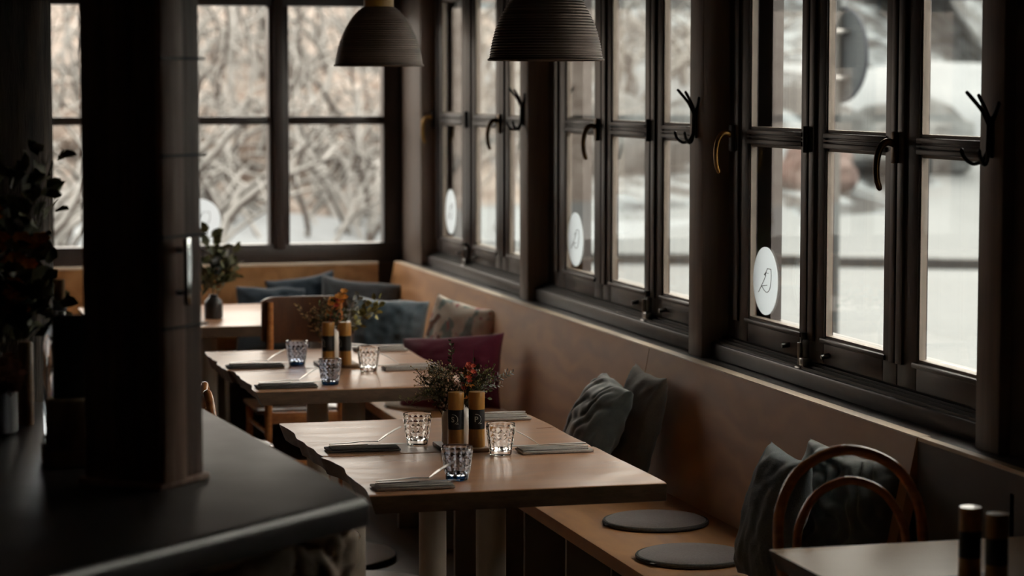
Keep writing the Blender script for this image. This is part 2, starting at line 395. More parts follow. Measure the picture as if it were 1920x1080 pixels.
bank('white snow bank across the yard outside the side windows, before the low wall', 15.6, 33.6, 26, 4.5, .95, -.42, 6)
bank('white snow bank behind the low dark wall beyond the yard', 17.5, 40.5, 34, 5, 1.15, -.42, 9)
for i, (x, y, r, lb) in enumerate(((3.4, 31.2, .8, 'brown thicket at the hill foot, left pane of the back window'), (5.0, 31.0, .75, 'brown thicket at the hill foot, between both back window panes'), (6.4, 31.2, .85, 'brown thicket at the hill foot, right pane of the back window'))):
    blob('brown_thicket', lb, 'shrub', x, y, r, (1.5, .8, .8), M['brush_back'], 21+i, .5)
# dark kerb crossing the yard, low dark wall behind it
kb = MB(); n = 40; pk = []
for i in range(n):
    x0 = 5 + i*.5; yy = 24.4 - .42*(x0-5)
    kb.box((x0, yy, terrain(x0, yy)+.05 + .02*noise.noise(V((i*.7, 0, 0)))), (.60, .2, .10 + .04*noise.noise(V((0, i*.9, 0)))), Euler((0, 0, -.4)))
tag(kb.build('kerb', M['curb']), 'dark wet kerb line crossing the snowy yard', 'kerb')
wl = thing('low_wall', 'long low dark wall with a snow cap beyond the yard', 'wall', (14, 37.5, terrain(14, 37.5)), -.42)
wz = 1.02 - terrain(14, 37.5)
MB().bx(-14, 16, -.2, .2, wz-1.3, wz+.22).build('wall_body', M['curb'], wl)
c = MB()
for i in range(60): c.box((-13.8+i*.5, 0, wz+.36 + .06*noise.noise(V((i*.5, 2, 0)))), (.55, .6, .34 + .08*noise.noise(V((i*.6, 0, 1)))), bev=.06)
c.build('snow_cap', M['twig_snow'], wl)
# road sign seen from behind
sx, sy = 6.48, 15.73
sg = thing('road_sign', 'round road sign on a grey pole, seen from behind outside the near window', 'sign', (sx, sy, terrain(sx, sy)), -1.405)
MB().tube([(0, 0, -.05), (0, 0, 2.4)], .042, 14).build('pole', M['galv'], sg)
def disc(o, r, y0, y1, zc, n=40):
    a = [o.b.verts.new((r*math.cos(2*PI*k/n), y0, zc + r*math.sin(2*PI*k/n))) for k in range(n)]
    c_ = [o.b.verts.new((r*math.cos(2*PI*k/n), y1, zc + r*math.sin(2*PI*k/n))) for k in range(n)]
    o.b.faces.new(a); o.b.faces.new(c_[::-1])
    for k in range(n): o.b.faces.new((a[k], a[(k+1) % n], c_[(k+1) % n], c_[k]))
d_ = MB(); disc(d_, .32, .045, .055, 2.02); d_.build('sign_plate', M['sign_grey'], sg)
MB().tube([(.322*math.cos(2*PI*k/40), .05, 2.02+.322*math.sin(2*PI*k/40)) for k in range(40)], .014, 8, closed=True).build('sign_rim', M['sign_rim'], sg)
for z in (1.86, 2.18): MB().box((0, 0, z), (.24, .10, .03), bev=.006).build('clamp', M['dull'], sg)
st = MB(); st.tube([(0, 0, 0), (0, 0, .62)], .055, 10); st.ball((0, 0, .64), .06, 2, (1, 1, .5))
o = st.build('stake', M['rust']); o.location = (6.05, 28.6, terrain(6.05, 28.6)-.03)
tag(o, 'rust coloured stake standing in the snow behind the back window', 'stake')

# ================================================================ ROOM SHELL
WX = 2.64                                     # room side of the window sashes
fl = MB().bx(-3.6, 2.9, -1.6, 12.1, -.12, 0).build('floor', M['floor'], smooth=False); struct(fl, 'dark worn wooden floor boards', 'floor')
struct(MB().bx(-3.7, 3.0, -1.7, 12.2, 2.62, 2.72).build('ceiling', M['ceiling'], smooth=False), 'brown boarded ceiling above the tables', 'ceiling')
struct(MB().bx(-3.72, -3.6, -1.7, 12.2, 0, 2.62).build('wall_left', M['wall'], smooth=False), 'plastered wall on the far left of the room', 'wall')
struct(MB().bx(-3.6, 2.9, -1.72, -1.6, 0, 2.62).build('wall_near', M['wall'], smooth=False), 'plastered wall behind the camera', 'wall')
w = MB().bx(2.57, 2.80, -1.6, 12.1, 0, .872); w.bx(2.60, 2.80, -1.6, 12.1, 2.27, 2.62); w.bx(2.60, 2.80, -1.6, 5.21, .872, 2.27)
struct(w.build('wall_right', M['facade'], smooth=False), 'wall under and above the side windows', 'wall')
w = MB().bx(-3.6, 2.57, 11.92, 12.1, 0, .86); w.bx(-3.6, 2.57, 11.92, 12.1, 2.27, 2.62); w.bx(-3.6, -.55, 11.92, 12.1, .86, 2.27)
struct(w.build('wall_back', M['facade'], smooth=False), 'wall under and above the back window', 'wall')

posts = [(5.207, 5.335, 'between the near side window and the dark corner at far right'), (7.336, 7.470, 'between the near and the middle side window'), (9.481, 9.607, 'between the middle and the far side window'), (11.46, 11.92, 'in the corner of side windows and back window')]
for i, (a, c_, s_) in enumerate(posts):
    m = MB().bx(2.57, 2.80, a, c_, .872, 2.62, bev=.006)
    struct(m.build('trim_%d' % (i+1), M['post']), 'brown painted wooden post ' + s_, 'post')
s_ = MB().bx(2.538, 2.66, -1.5, 11.80, .845, .873, bev=.003)
struct(s_.build('trim_5', M['sill']), 'dark window sill board behind the wooden backrest', 'window sill')

def make_window(i, ya, yb, sashes, label, hinge, handles):
    """ya near end, yb far end; sashes = (far edge, near edge, glass far, glass near)"""
    w = thing('window_%d' % i, label, 'window', (0, 0, 0), 0, None, 'structure')
    f = MB()
    f.bx(2.60, 2.75, ya, yb, .875, .925, bev=.006)             # board under the sashes
    f.bx(2.655, 2.77, ya, yb, .925, .948)
    f.bx(2.60, 2.77, ya, yb, 2.235, 2.30)
    f.bx(2.66, 2.77, sashes[0][0], yb, .9, 2.26); f.bx(2.665, 2.77, ya, sashes[-1][1], .9, 2.26)
    f.build('outer_frame', M['frame'], w)
    tr = MB()
    for k in range(3): tr.bx(2.612+.013*k, 2.618+.013*k, ya+.01, yb-.01, .925, .932+.006*k)
    tr.build('sill_track', M['black'], w)
    for j, (e0, e1, g0, g1) in enumerate(sashes):
        m = MB()
        z0, z1, za, zb, zc, zd = .948, 2.235, 1.024, 1.568, 1.616, 2.150
        m.bx(WX, WX+.032, g0, e0-.0015, z0, z1, bev=.004); m.bx(WX, WX+.032, e1+.0015, g1, z0, z1, bev=.004)
        m.bx(WX, WX+.032, g1, g0, z0, za, bev=.004); m.bx(WX, WX+.032, g1, g0, zd, z1, bev=.004)
        m.bx(WX+.006, WX+.032, g1, g0, zb, zc, bev=.002)
        # stepped mouldings on the room side
        m.bx(WX-.008, WX+.004, e0-.046, e0-.004, z0+.06, z1, bev=.003); m.bx(WX-.008, WX+.004, e1+.004, e1+.040, z0+.06, z1, bev=.003)
        for (p, q) in ((zb+.002, zb+.017), (zc-.017, zc-.002)): m.bx(WX-.004, WX+.01, g1-.012, g0+.012, p, q, bev=.003)
        m.bx(WX-.003, WX+.01, g1-.012, g0+.012, (zb+zc)/2-.003, (zb+zc)/2+.003, bev=.001)
        m.bx(WX-.006, WX+.008, g1-.02, g0+.02, za-.016, za-.001, bev=.004)
        sh = m.build('sash', M['frame'], w)
        bd = MB()
        for (p, q) in ((za, zb), (zc, zd)):
            t = .007
            bd.bx(WX+.006, WX+.024, g0-t, g0, p, q); bd.bx(WX+.006, WX+.024, g1, g1+t, p, q)
            bd.bx(WX+.006, WX+.031, g1, g0, p, p+t); bd.bx(WX+.008, WX+.026, g1, g0, q-t, q)
        bd.build('glazing_bead', M['bead'], sh, smooth=False)
        for (p, q) in ((za, zb), (zc, zd)):
            MB().bx(WX+.010, WX+.0125, g1+.007, g0-.007, p+.007, q-.007).build('glass_pane', M['glass'], sh, smooth=False)
    # fixed storm frame just outside: one frame round the whole bay
    m = MB(); sa, sb = ya+.03, sashes[0][2]-.045
    m.bx(2.70, 2.735, sb, yb, .94, 2.24); m.bx(2.70, 2.735, ya, sa, .94, 2.24)
    m.bx(2.70, 2.735, sa, sb, .94, 1.022); m.bx(2.70, 2.735, sa, sb, 2.155, 2.24)
    ss = m.build('storm_sash', M['frame'], w, smooth=False)
    MB().bx(2.714, 2.718, sa, sb, 1.022, 2.155).build('glass_pane', M['glass'], ss, smooth=False)
    for y in hinge:
        h = MB()
        h.tube([(WX-.014, y, 1.555), (WX-.014, y, 1.632)], .010, 10); h.box((WX-.004, y, 1.593), (.012, .07, .07), bev=.003)
        h.tube([(WX-.014, y, .985), (WX-.014, y, 1.03)], .010, 10)
        h.build('hinge', M['iron'], w)
        bo = MB()
        bo.box((WX-.012, y, .975), (.020, .030, .07), bev=.005); bo.tube([(WX-.028, y, 1.0), (WX-.028, y, .935)], .007, 10)
        bo.box((WX-.018, y-.012, .945), (.03, .05, .026), bev=.006); bo.box((WX-.022, y+.006, .918), (.026, .045, .024), bev=.006)
        bo.build('floor_bolt', M['dull'], w)
        for s in (-.155, .155):
            k = MB(); k.tube([(WX+.005, y+s, .978), (WX-.024, y+s, .974)], [.008, .007], 10); k.build('peg', M['dull'], w)
    for (y, key) in handles:
        h = MB(); h.box((WX-.014, y, 1.585), (.014, .034, .085), bev=.006)
        h.build('handle_plate', M['bronze'] if key == 'bronze' else M['iron'], w)
        p = spline([(WX-.016, y, 1.595), (WX-.038, y, 1.600), (WX-.056, y+.002, 1.582), (WX-.064, y+.004, 1.545), (WX-.062, y+.006, 1.505), (WX-.054, y+.006, 1.478)], 6)
        n_ = len(p); h = MB(); h.tube(p, [.0108 - .0030*i2/n_ for i2 in range(n_)], 10)
        h.ball(p[-1], .0075, 2); h.build('handle', M[key], w)
    return w
make_window(1, 5.335, 7.336, [(7.225, 6.59, 7.104, 6.668), (6.59, 5.96, 6.478, 6.054), (5.96, 5.36, 5.836, 5.44)], 'near side window, three dark sashes, bird decal at its left', (6.59,), ((7.22, 'brass'), (5.958, 'bronze')))
make_window(2, 7.470, 9.481, [(9.31, 8.66, 9.172, 8.775), (8.66, 8.07, 8.561, 8.157), (8.07, 7.49, 7.960, 7.57)], 'middle side window, three dark sashes, snowy yard outside', (8.07,), ((8.70, 'bronze'),))
make_window(3, 9.607, 11.46, [(11.42, 10.76, 11.317, 10.905), (10.76, 10.16, 10.655, 10.275), (10.16, 9.63, 10.055, 9.71)], 'far side window next to the room corner', (10.76,), ((11.44, 'brass'), (10.16, 'bronze')))

# back window
bw = thing('window_4', 'large dark framed window in the back wall, four panes across', 'window', (0, 0, 0), 0, None, 'structure')
f = MB(); BY = 11.90
xs = [(2.002, 2.478), (1.424, 1.900), (.846, 1.322), (.268, .744), (-.31, .166)]
f.bx(-.55, 2.57, BY, BY+.09, .862, .963, bev=.004); f.bx(-.55, 2.57, BY, BY+.09, 2.14, 2.30, bev=.004); f.bx(2.478, 2.57, BY, BY+.09, .963, 2.14, bev=.004)
f.bx(-.55, -.31, BY, BY+.09, .963, 2.14)
for (a, c_) in xs[:-1]:
    f.bx(a-.102, a, BY, BY+.09, .963, 2.14, bev=.004); f.bx(a-.075, a-.027, BY-.02, BY+.01, .94, 2.2, bev=.004)
fr = f.build('window_frame', M['frame'], bw)
f = MB()
for (a, c_) in xs: f.bx(a, c_, BY+.015, BY+.075, 1.556, 1.597, bev=.003)
f.build('glazing_bar', M['frame'], bw)
for (a, c_) in xs:
    for (p, q) in ((.963, 1.556), (1.597, 2.14)): MB().bx(a, c_, BY+.04, BY+.044, p, q).build('glass_pane', M['glass'], bw, smooth=False)

# ================================================================ WINDOW DECALS
def bird(par, rad, n=6):
    k = .105
    def P(x, y): return ((x-220)/137*k, -.0012, (560-y)/390*k)
    def line(pts, r=rad): return spline([P(*p) for p in pts], 4)
    m = MB()
    m.tube(line([(245, 413), (285, 413)]), rad, n); m.tube(line([(285, 413), (288, 480), (287, 540), (278, 620), (262, 665), (240, 685), (215, 672), (195, 643), (180, 622)]), rad, n)
    m.tube(line([(245, 413), (236, 440), (226, 468)]), rad, n); m.tube(line([(228, 497), (205, 560), (180, 622), (148, 700)]), rad, n)
    m.tube(line([(180, 625), (212, 614), (243, 602)]), rad, n)
    m.tube(line([(234, 462), (222, 474), (215, 486), (228, 490)]), rad*1.9, n); m.ball(P(252, 465), rad*1.6, 1)
    return m.build('bird_mark', M['ink'], par)
def decal(loc, rz, label):
    t = thing('window_decal', label, 'sticker', loc, rz, 'round bird stickers on the windows')
    d = MB(); disc(d, .105, -.0008, .0008, 0, 64); d.build('vinyl_disc', M['white'], t, smooth=False)
    bird(t, .0011); return t
GX = WX+.0088
decal((GX, 6.972, 1.150), -PI/2, 'round white bird sticker on the near side window, largest of the stickers')
decal((GX, 9.055, 1.150), -PI/2, 'round white bird sticker on the middle side window')
decal((GX, 11.165, 1.152), -PI/2, 'round white bird sticker on the far side window')
decal((1.556, BY+.038, 1.087), 0, 'round white bird sticker on the back window beside the timber pillar')

# ================================================================ COAT HOOKS
def make_hook():
    t = thing('coat_hook', '', 'hook', (0, 0, 0), 0, 'antler coat hooks on the window posts')
    m = MB(); m.box((-.004, 0, 0), (.008, .016, .10), bev=.003)
    m.tube([(-.010, 0, .035), (-.012, 0, -.04)], .0065, 8); m.build('back_plate', M['iron'], t)
    for (dx, dy, dz) in ((-.055, .028, .105), (-.040, -.004, .098), (-.012, -.052, .080)):
        m = MB(); m.tube(spline([(-.010, 0, .028), (dx*.45, dy*.35, .028+(dz-.028)*.45), (dx, dy, dz)], 5), [.0060]*5+[.0050]*5+[.0045], 8)
        m.ball((dx, dy, dz), .0052, 1); m.build('prong', M['iron'], t)
    for s in (1, -1):
        m = MB(); p = spline([(-.012, 0, -.030), (-.020, s*.012, -.055), (-.036, s*.030, -.064), (-.052, s*.044, -.050), (-.058, s*.048, -.032)], 6)
        m.tube(p, .0050, 8); m.ball(p[-1], .006, 1); m.build('hook_arm', M['iron'], t)
    return t
h0 = make_hook(); h0.location = (2.57, 5.262, 1.628); h0['label'] = 'black antler coat hook on the rightmost post, largest of the three hooks'
dup(h0, (2.57, 7.395, 1.630), 0, 'black antler coat hook on the post between near and middle window')
dup(h0, (2.57, 9.54, 1.634), 0, 'black antler coat hook on the post between middle and far window')

# ================================================================ BENCHES
def qprism(m, pts, y0, y1):                     # cross section (x,z) swept along y
    a = [m.b.verts.new((x, y0, z)) for x, z in pts]; c_ = [m.b.verts.new((x, y1, z)) for x, z in pts]
    m.b.faces.new(a); m.b.faces.new(c_[::-1])
    for i in range(len(pts)): m.b.faces.new((a[i], a[(i+1) % len(pts)], c_[(i+1) % len(pts)], c_[i]))
be = thing('wall_bench', 'long wooden bench with tilted plywood back under the side windows', 'bench', (0, 0, 0))
MB().bx(1.945, 2.44, 5.45, 11.29, .42, .46, bev=.004).build('seat', M['plywood'], be)
for (a, c_) in ((5.513, 7.657), (7.661, 9.866), (9.870, 11.752)):
    m = MB(); qprism(m, [(2.418, .46), (2.436, .46), (2.536, .875), (2.4995, .875)], a, c_); p = m.build('backrest', M['plywood'], be, smooth=False)
    m = MB(); qprism(m, [(2.4995, .875), (2.536, .875), (2.5365, .8785), (2.4998, .8785)], a, c_); m.build('top_edge', M['ply_edge_lit'], p, smooth=False)
for y in (5.47, 5.95, 6.42, 6.88, 7.36, 7.84, 8.32, 8.80, 9.28, 9.76, 10.24, 10.72, 11.2):
    MB().bx(1.985, 2.40, y-.008, y+.008, 0, .42).build('support_panel', M['support'], be, smooth=False)
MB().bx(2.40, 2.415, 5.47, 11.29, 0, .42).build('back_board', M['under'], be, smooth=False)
bb = thing('back_bench', 'wooden bench with plywood back along the rear window wall', 'bench', (0, 0, 0))
MB().bx(-.5, 2.415, 11.295, 11.78, .42, .46, bev=.004).build('seat', M['plywood'], bb)
m = MB(); m.box((.96, 11.765, .661), (2.92, .022, .405), Euler((-.05, 0, 0))); p = m.build('backrest', M['plywood'], bb, smooth=False)
MB().box((.96, 11.776, .8705), (2.92, .026, .012)).build('top_edge', M['ply_edge_lit'], p, smooth=False)
for x in (-.3, .2, .7, 1.2, 1.6, 2.0): MB().bx(x-.009, x+.009, 11.33, 11.76, 0, .42).build('support_panel', M['support'], bb, smooth=False)
# slotted panel right of the bench
pn = MB()
sl = [(4.98, 5.0), (4.60, 4.62), (4.22, 4.24), (3.84, 3.86)]
y = 5.508
for (a, c_) in sl:
    pn.bx(2.50, 2.518, c_, y, .03, .868); pn.bx(2.50, 2.518, a, c_, .82, .868); pn.bx(2.50, 2.518, a, c_, .03, .30); y = a
pn.bx(2.50, 2.518, 3.2, y, .03, .868)
pp = thing('slotted_panel', 'grey brown wall panel with narrow upright slots beside the bench end', 'panel', (0, 0, 0))
pn.build('board', M['panel'], pp, smooth=False)
MB().bx(2.50, 2.524, 3.2, 5.508, .8685, .8785).build('top_edge', M['ply_edge_lit'], pp, smooth=False)
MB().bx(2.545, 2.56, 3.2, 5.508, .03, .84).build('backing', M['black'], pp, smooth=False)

def seat_pad(x, y, r, m, mr, label, rz=0):
    t = thing('seat_pad', label, 'cushion', (x, y, .46), rz, 'round seat pads on the bench')
    MB().lathe([(0, .001), (r*.93, .001), (r*.97, .006), (r*.965, .013), (r*.90, .018), (r*.5, .020), (0, .0205)], n=48).build('pad', m, t)
    MB().tube([(r*.975*math.cos(2*PI*k/48), r*.975*math.sin(2*PI*k/48), .008) for k in range(48)], .0065, 8, closed=True).build('piping', mr, t)
    MB().box((-r*1.01, -.02, .008), (.02, .018, .004), bev=.001).build('loop', M['black'], t)
    return t
seat_pad(2.213, 6.715, .155, M['felt'], M['felt_rim'], 'round grey seat pad on the bench close to the middle tables')
seat_pad(2.145, 6.185, .155, M['felt'], M['felt_rim'], 'round grey seat pad on the bench nearest the front bentwood chair', .4)
seat_pad(2.13, 9.46, .155, M['felt_pale'], M['felt_pale'], 'pale round seat pad on the bench glimpsed under the second table pair')

# ================================================================ PILLOWS
def pillow(name, label, w, h, t, m, loc, tilt, yaw, roll=0, seed=0, wr=.010, ruffle=0.0, n=30, pinch=.06, grp=None):
    b = bmesh.new(); gr = {}
    for side in (-1, 1):
        for i in range(n+1):
            for j in range(n+1):
                u, v = -1+2*i/n, -1+2*j/n
                if side == 1 and (i in (0, n) or j in (0, n)): gr[(1, i, j)] = gr[(-1, i, j)]; continue
                x = w/2*u*(1-pinch*(1-v*v)*abs(u)**1.5); z = h/2*v*(1-pinch*(1-u*u)*abs(v)**1.5)
                k = max(0, (1-u*u)*(1-v*v)); d = t/2*k**.42
                q = V((u*2.2+seed, v*2.2, side*3))
                d += wr*k**.3*(noise.noise(q) + .6*noise.noise(q*2.3))
                # tension creases fanning out of the corners
                ang = math.atan2(1-abs(v), 1-abs(u)); d += wr*.6*math.sin(ang*9+seed)*min(1, 4*k)*max(0, abs(u*v))
                if ruffle:
                    d += ruffle*k**.25*abs(math.sin(10*(u*.8 + .35*math.sin(v*3+seed)) + 4*noise.noise(V((u*2, v*2, seed)))))*(.4+.6*max(0, v+.3))
                z += .012*noise.noise(V((u*1.5, seed, 0)))*abs(v)
                gr[(side, i, j)] = b.verts.new((x, side*d, z + h/2))
    for side in (-1, 1):
        for i in range(n):
            for j in range(n):
                f = [gr[(side, i, j)], gr[(side, i+1, j)], gr[(side, i+1, j+1)], gr[(side, i, j+1)]]
                if len(set(f)) > 2:
                    try: b.faces.new(f if side < 0 else f[::-1])
                    except ValueError: pass
    me = MB(); me.b.free(); me.b = b
    o = me.build(name, m, ang=180); o.location = loc; o.rotation_euler = (-tilt, roll, yaw)
    return tag(o, label, 'pillow', grp)
PG = 'pillows on the benches'
R90 = -PI/2
M['floral'] = mat('floral_print', (.52, .46, .40), (.60, .54, .48), nscale=200, rough=.9)
def floral(m):
    nt = m.node_tree; N, L = nt.nodes, nt.links; p = N['Principled BSDF']
    tc = N.new('ShaderNodeTexCoord'); prev = None
    spec = [((.80, .71, .62), None, 0, 0), ((.30, .36, .34), 5.0, .54, 1.0), ((.55, .22, .22), 7.0, .60, 4.0), ((.20, .09, .06), 4.5, .60, 9.0)]
    for col, sc, th, off in spec:
        if sc is None:
            r = N.new('ShaderNodeRGB'); r.outputs[0].default_value = (*col, 1); prev = r.outputs[0]; continue
        mp = N.new('ShaderNodeMapping'); mp.inputs['Location'].default_value = (off, off*.7, 0); L.new(tc.outputs['Object'], mp.inputs[0])
        nz = N.new('ShaderNodeTexNoise'); nz.inputs['Scale'].default_value = sc*2; nz.inputs['Detail'].default_value = 2; nz.inputs['Distortion'].default_value = 1.2
        L.new(mp.outputs[0], nz.inputs['Vector'])
        rp = N.new('ShaderNodeValToRGB'); rp.color_ramp.elements[0].position = th; rp.color_ramp.elements[1].position = th+.04
        L.new(nz.outputs['Fac'], rp.inputs[0])
        mx = N.new('ShaderNodeMixRGB'); L.new(rp.outputs[0], mx.inputs[0]); L.new(prev, mx.inputs[1]); mx.inputs[2].default_value = (*col, 1); prev = mx.outputs[0]
    L.new(prev, p.inputs['Base Color'])
floral(M['floral'])
Z0 = .462
pillow('pillow', 'dark blue pillow at the rear bench, left behind the plywood chair', .34, .33, .11, M['navy'], (1.84, 11.52, Z0), .30, .0, .05, 1, grp=PG)
pillow('pillow', 'navy pillow at the rear bench, middle of the row behind the chair', .34, .37, .12, M['navy'], (2.05, 11.60, Z0), .22, -.1, -.14, 2, grp=PG)
pillow('pillow', 'slate grey pillow in the corner of the two benches', .40, .36, .13, M['slate'], (2.245, 11.46, Z0), .30, -.2, .10, 3, grp=PG)
pillow('pillow', 'taupe pillow low between the rear pillows and the blue satin pillow', .32, .27, .11, M['taupe'], (2.08, 10.95, Z0), .35, -.2, .0, 4, grp=PG)
pillow('pillow', 'blue satin pillow with soft folds behind the second table', .34, .36, .15, M['satin'], (2.165, 10.42, Z0), .32, -.42, .05, 5, .016, grp=PG)
pillow('pillow', 'white floral print pillow leaning on the bench back', .36, .40, .13, M['floral'], (2.29, 9.80, Z0), .30, -.92, .14, 6, grp=PG)
pillow('pillow', 'burgundy pillow in front of the floral pillow', .44, .31, .16, M['wine'], (2.19, 9.27, Z0), .34, -.62, -.08, 7, grp=PG)
pillow('pillow', 'green grey velvet pillow with pleats beside the first table', .34, .37, .14, M['velvet'], (2.165, 7.52, Z0), .50, -1.62, .06, 8, .008, .016, n=56, grp=PG)
pillow('pillow', 'plain brown grey pillow behind the pleated velvet pillow, against the bench back', .36, .38, .11, M['brown_cloth'], (2.325, 7.42, Z0), .26, -1.60, .03, 9, grp=PG)
pillow('pillow', 'smooth blue grey pillow left behind the bentwood hoop', .30, .36, .13, M['blue_grey'], (2.185, 5.80, Z0), .24, -1.60, .04, 10, grp=PG)
pillow('pillow', 'dark pleated velvet pillow seen through the bentwood hoop', .36, .36, .13, M['velvet'], (2.345, 5.72, Z0), .24, -1.2, .07, 11, .008, .016, n=56, grp=PG)

# ================================================================ TABLES
M['table_lit'] = mat('lit_table_top', (.78, .52, .31), (.86, .60, .38), (1, 3, 3), 4, .36, lo=.2, hi=.8)  # lightened copy of the table wood, replaces window light missing on the front table
def live_top(x0, x1, y0, y1, zt, th, seed, amp=.016):
    n = 26; L_, R_ = [], []
    for i in range(n+1):
        y = y0+(y1-y0)*i/n
        L_.append((x0 + amp*(1.3*noise.noise(V((y*4.2, seed, 0))) + .5*noise.noise(V((y*11, seed, 2)))), y))
        R_.append((x1 + amp*.5*noise.noise(V((y*4, seed+9, 0))), y))
    Lb = [(x + .018 + .012*noise.noise(V((y*7, seed, 5))), y) for x, y in L_]
    top = L_[::-1] + R_; bot = Lb[::-1] + R_
    return top, bot
def make_table(x0, x1, y0, y1, seed, label, group, cx=None, amp=.016, rough=True):
    cx = cx or (x0+x1)/2; cy = (y0+y1)/2
    t = thing('dining_table', label, 'table', (cx, cy, 0), 0, group)
    top, bot = live_top(x0-cx, x1-cx, y0-cy, y1-cy, .75, .045, seed, amp)
    m = MB(); m.prism(top, .704, .75, .003, bot); o = m.build('tabletop', M['table_lit'] if seed == 15.0 else M['table'], t, ang=30)
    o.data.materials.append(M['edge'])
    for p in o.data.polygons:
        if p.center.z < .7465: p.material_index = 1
    m = MB().lathe([(0, .025), (.0395, .025), (.0395, .695), (0, .695)], n=32); m.build('column', M['column'], t)
    m = MB().bx(-.20, .20, -.20, .20, .694, .704, bev=.002); m.build('top_plate', M['base_rim'], t)
    m = MB().lathe([(0, .022), (.28, .022), (.285, .019)], n=64); m.lathe([(.285, .019), (.2855, .0)], n=64); m.lathe([(0, .022), (.05, .022), (.046, .034), (.0395, .04)], n=32)
    bs = m.build('base_disc', M['base'], t)
    MB().lathe([(.2856, .0005), (.2885, .001), (.289, .015), (.2856, .0185)], n=64).build('base_rim', M['base_rim'], bs)
    return t
TG = 'live edge tables in front of the bench'
make_table(1.165, 1.922, 5.742, 6.383, 1.0, 'nearest of the two joined live edge tables in the middle, blue tumbler on it', TG, 1.545)
make_table(1.158, 1.918, 6.390, 7.062, 4.3, 'far half of the middle table pair, flower vase on it', TG, 1.54, .014)
make_table(1.198, 1.945, 7.810, 8.432, 7.7, 'near half of the second table pair, behind the middle tables', TG, 1.582)
make_table(1.190, 1.945, 8.440, 9.050, 9.1, 'far half of the second table pair, in front of the plywood chair', TG, 1.568)
make_table(1.855, 2.47, 4.05, 4.851, 15.0, 'front table at the bottom right, before the bentwood hoop', TG, 2.16, .004)
make_table(.88, 1.95, 9.99, 11.0, 22.0, 'rear table by the back bench, left of the plywood chair', TG, 1.40, .006)

# ================================================================ TABLEWARE
def setting(label, x, y, z, rz, flip=1, pale=False, L_=.20, Wd=.085):
    """napkin with knife and fork: local +x points to the table centre"""
    t = thing('napkin', label, 'napkin', (x, y, z), rz, 'folded napkins on the tables')
    m = MB(); m.box((0, 0, .0035), (L_, Wd, .006), bev=.0015); m.box((.004, -.004, .0085), (L_-.014, Wd-.018, .004), bev=.0012)
    m.build('folded_cloth', M['napkin_light'] if pale else M['napkin'], t)
    hm = MB(); hm.box((0, -Wd*.5+.004, .0055), (L_*.99, .003, .002)); hm.build('hem', M['napkin_light'], t, smooth=False)
    return t
def cutlery(kind, label, x, y, z, rz, lift=.0):
    t = thing(kind, label, kind, (x, y, z), rz, 'cutlery on the napkins')
    zz = .0035
    if kind == 'fork':
        ca, sa = math.cos(lift), math.sin(lift)
        def T(a): return (.030 + a*ca, zz+.005 + a*sa + .003*math.sin(PI*a/.075))
        m = MB(); m.ribbon([(-.105, zz), (-.095, zz), (-.05, zz+.002), (-.01, zz+.006), (.03, zz+.005)], [.004, .0062, .0048, .0032, .0030], .0022); m.build('handle', M['steel'], t)
        m = MB(); m.ribbon([T(-.002), T(.008), T(.020), T(.032)], [.0032, .0075, .0118, .0118], .0016)
        for s in (-.0100, -.00335, .00335, .0100): m.ribbon([T(.030), T(.055), T(.076)], [.0019, .0016, .0008], .0014, s)
        m.build('tines', M['steel'], t)
    else:
        m = MB(); m.ribbon([(-.105, zz), (-.098, zz), (-.05, zz), (.0, zz)], [.0045, .0066, .0058, .0045], .0042); m.build('handle', M['steel'], t)
        m = MB(); m.ribbon([(0, zz+.001), (.02, zz+.001), (.07, zz+.001), (.092, zz+.001), (.106, zz+.001)], [.0045, .0072, .0088, .0078, .002], .0014); m.build('blade', M['steel'], t)
    return t
tz = .7512
def place(x, y, rz, lab, pale=False, lift=.55, dz=0):
    """napkin with its knife and fork at (x,y)"""
    setting('dark linen napkin ' + lab if not pale else 'light grey linen napkin ' + lab, x, y, tz, rz, pale=pale)
    c_, s_ = math.cos(rz), math.sin(rz)
    def at(u, v): return (x + u*c_ - v*s_, y + u*s_ + v*c_)
    a = at(.012, -.014); cutlery('knife', 'steel knife on the napkin ' + lab, a[0], a[1], tz+.011, rz)
    a = at(.016, .016); cutlery('fork', 'steel fork on the napkin ' + lab, a[0], a[1], tz+.011, rz-.10, lift)
place(1.284, 5.832, .0, 'at the front left of the middle tables', True)
place(1.285, 6.475, -.02, 'at the rear left of the middle tables')
place(1.790, 6.320, PI+.0, 'at the front right of the middle tables', True)
place(1.796, 6.985, PI-.04, 'at the rear right of the middle tables', True, .1)
place(1.312, 7.905, .02, 'at the front left of the second tables')
place(1.300, 8.500, .02, 'at the rear left of the second tables')
place(1.824, 8.300, PI, 'at the front right of the second tables', True)
place(1.840, 8.920, PI, 'at the rear right of the second tables', True, .1)

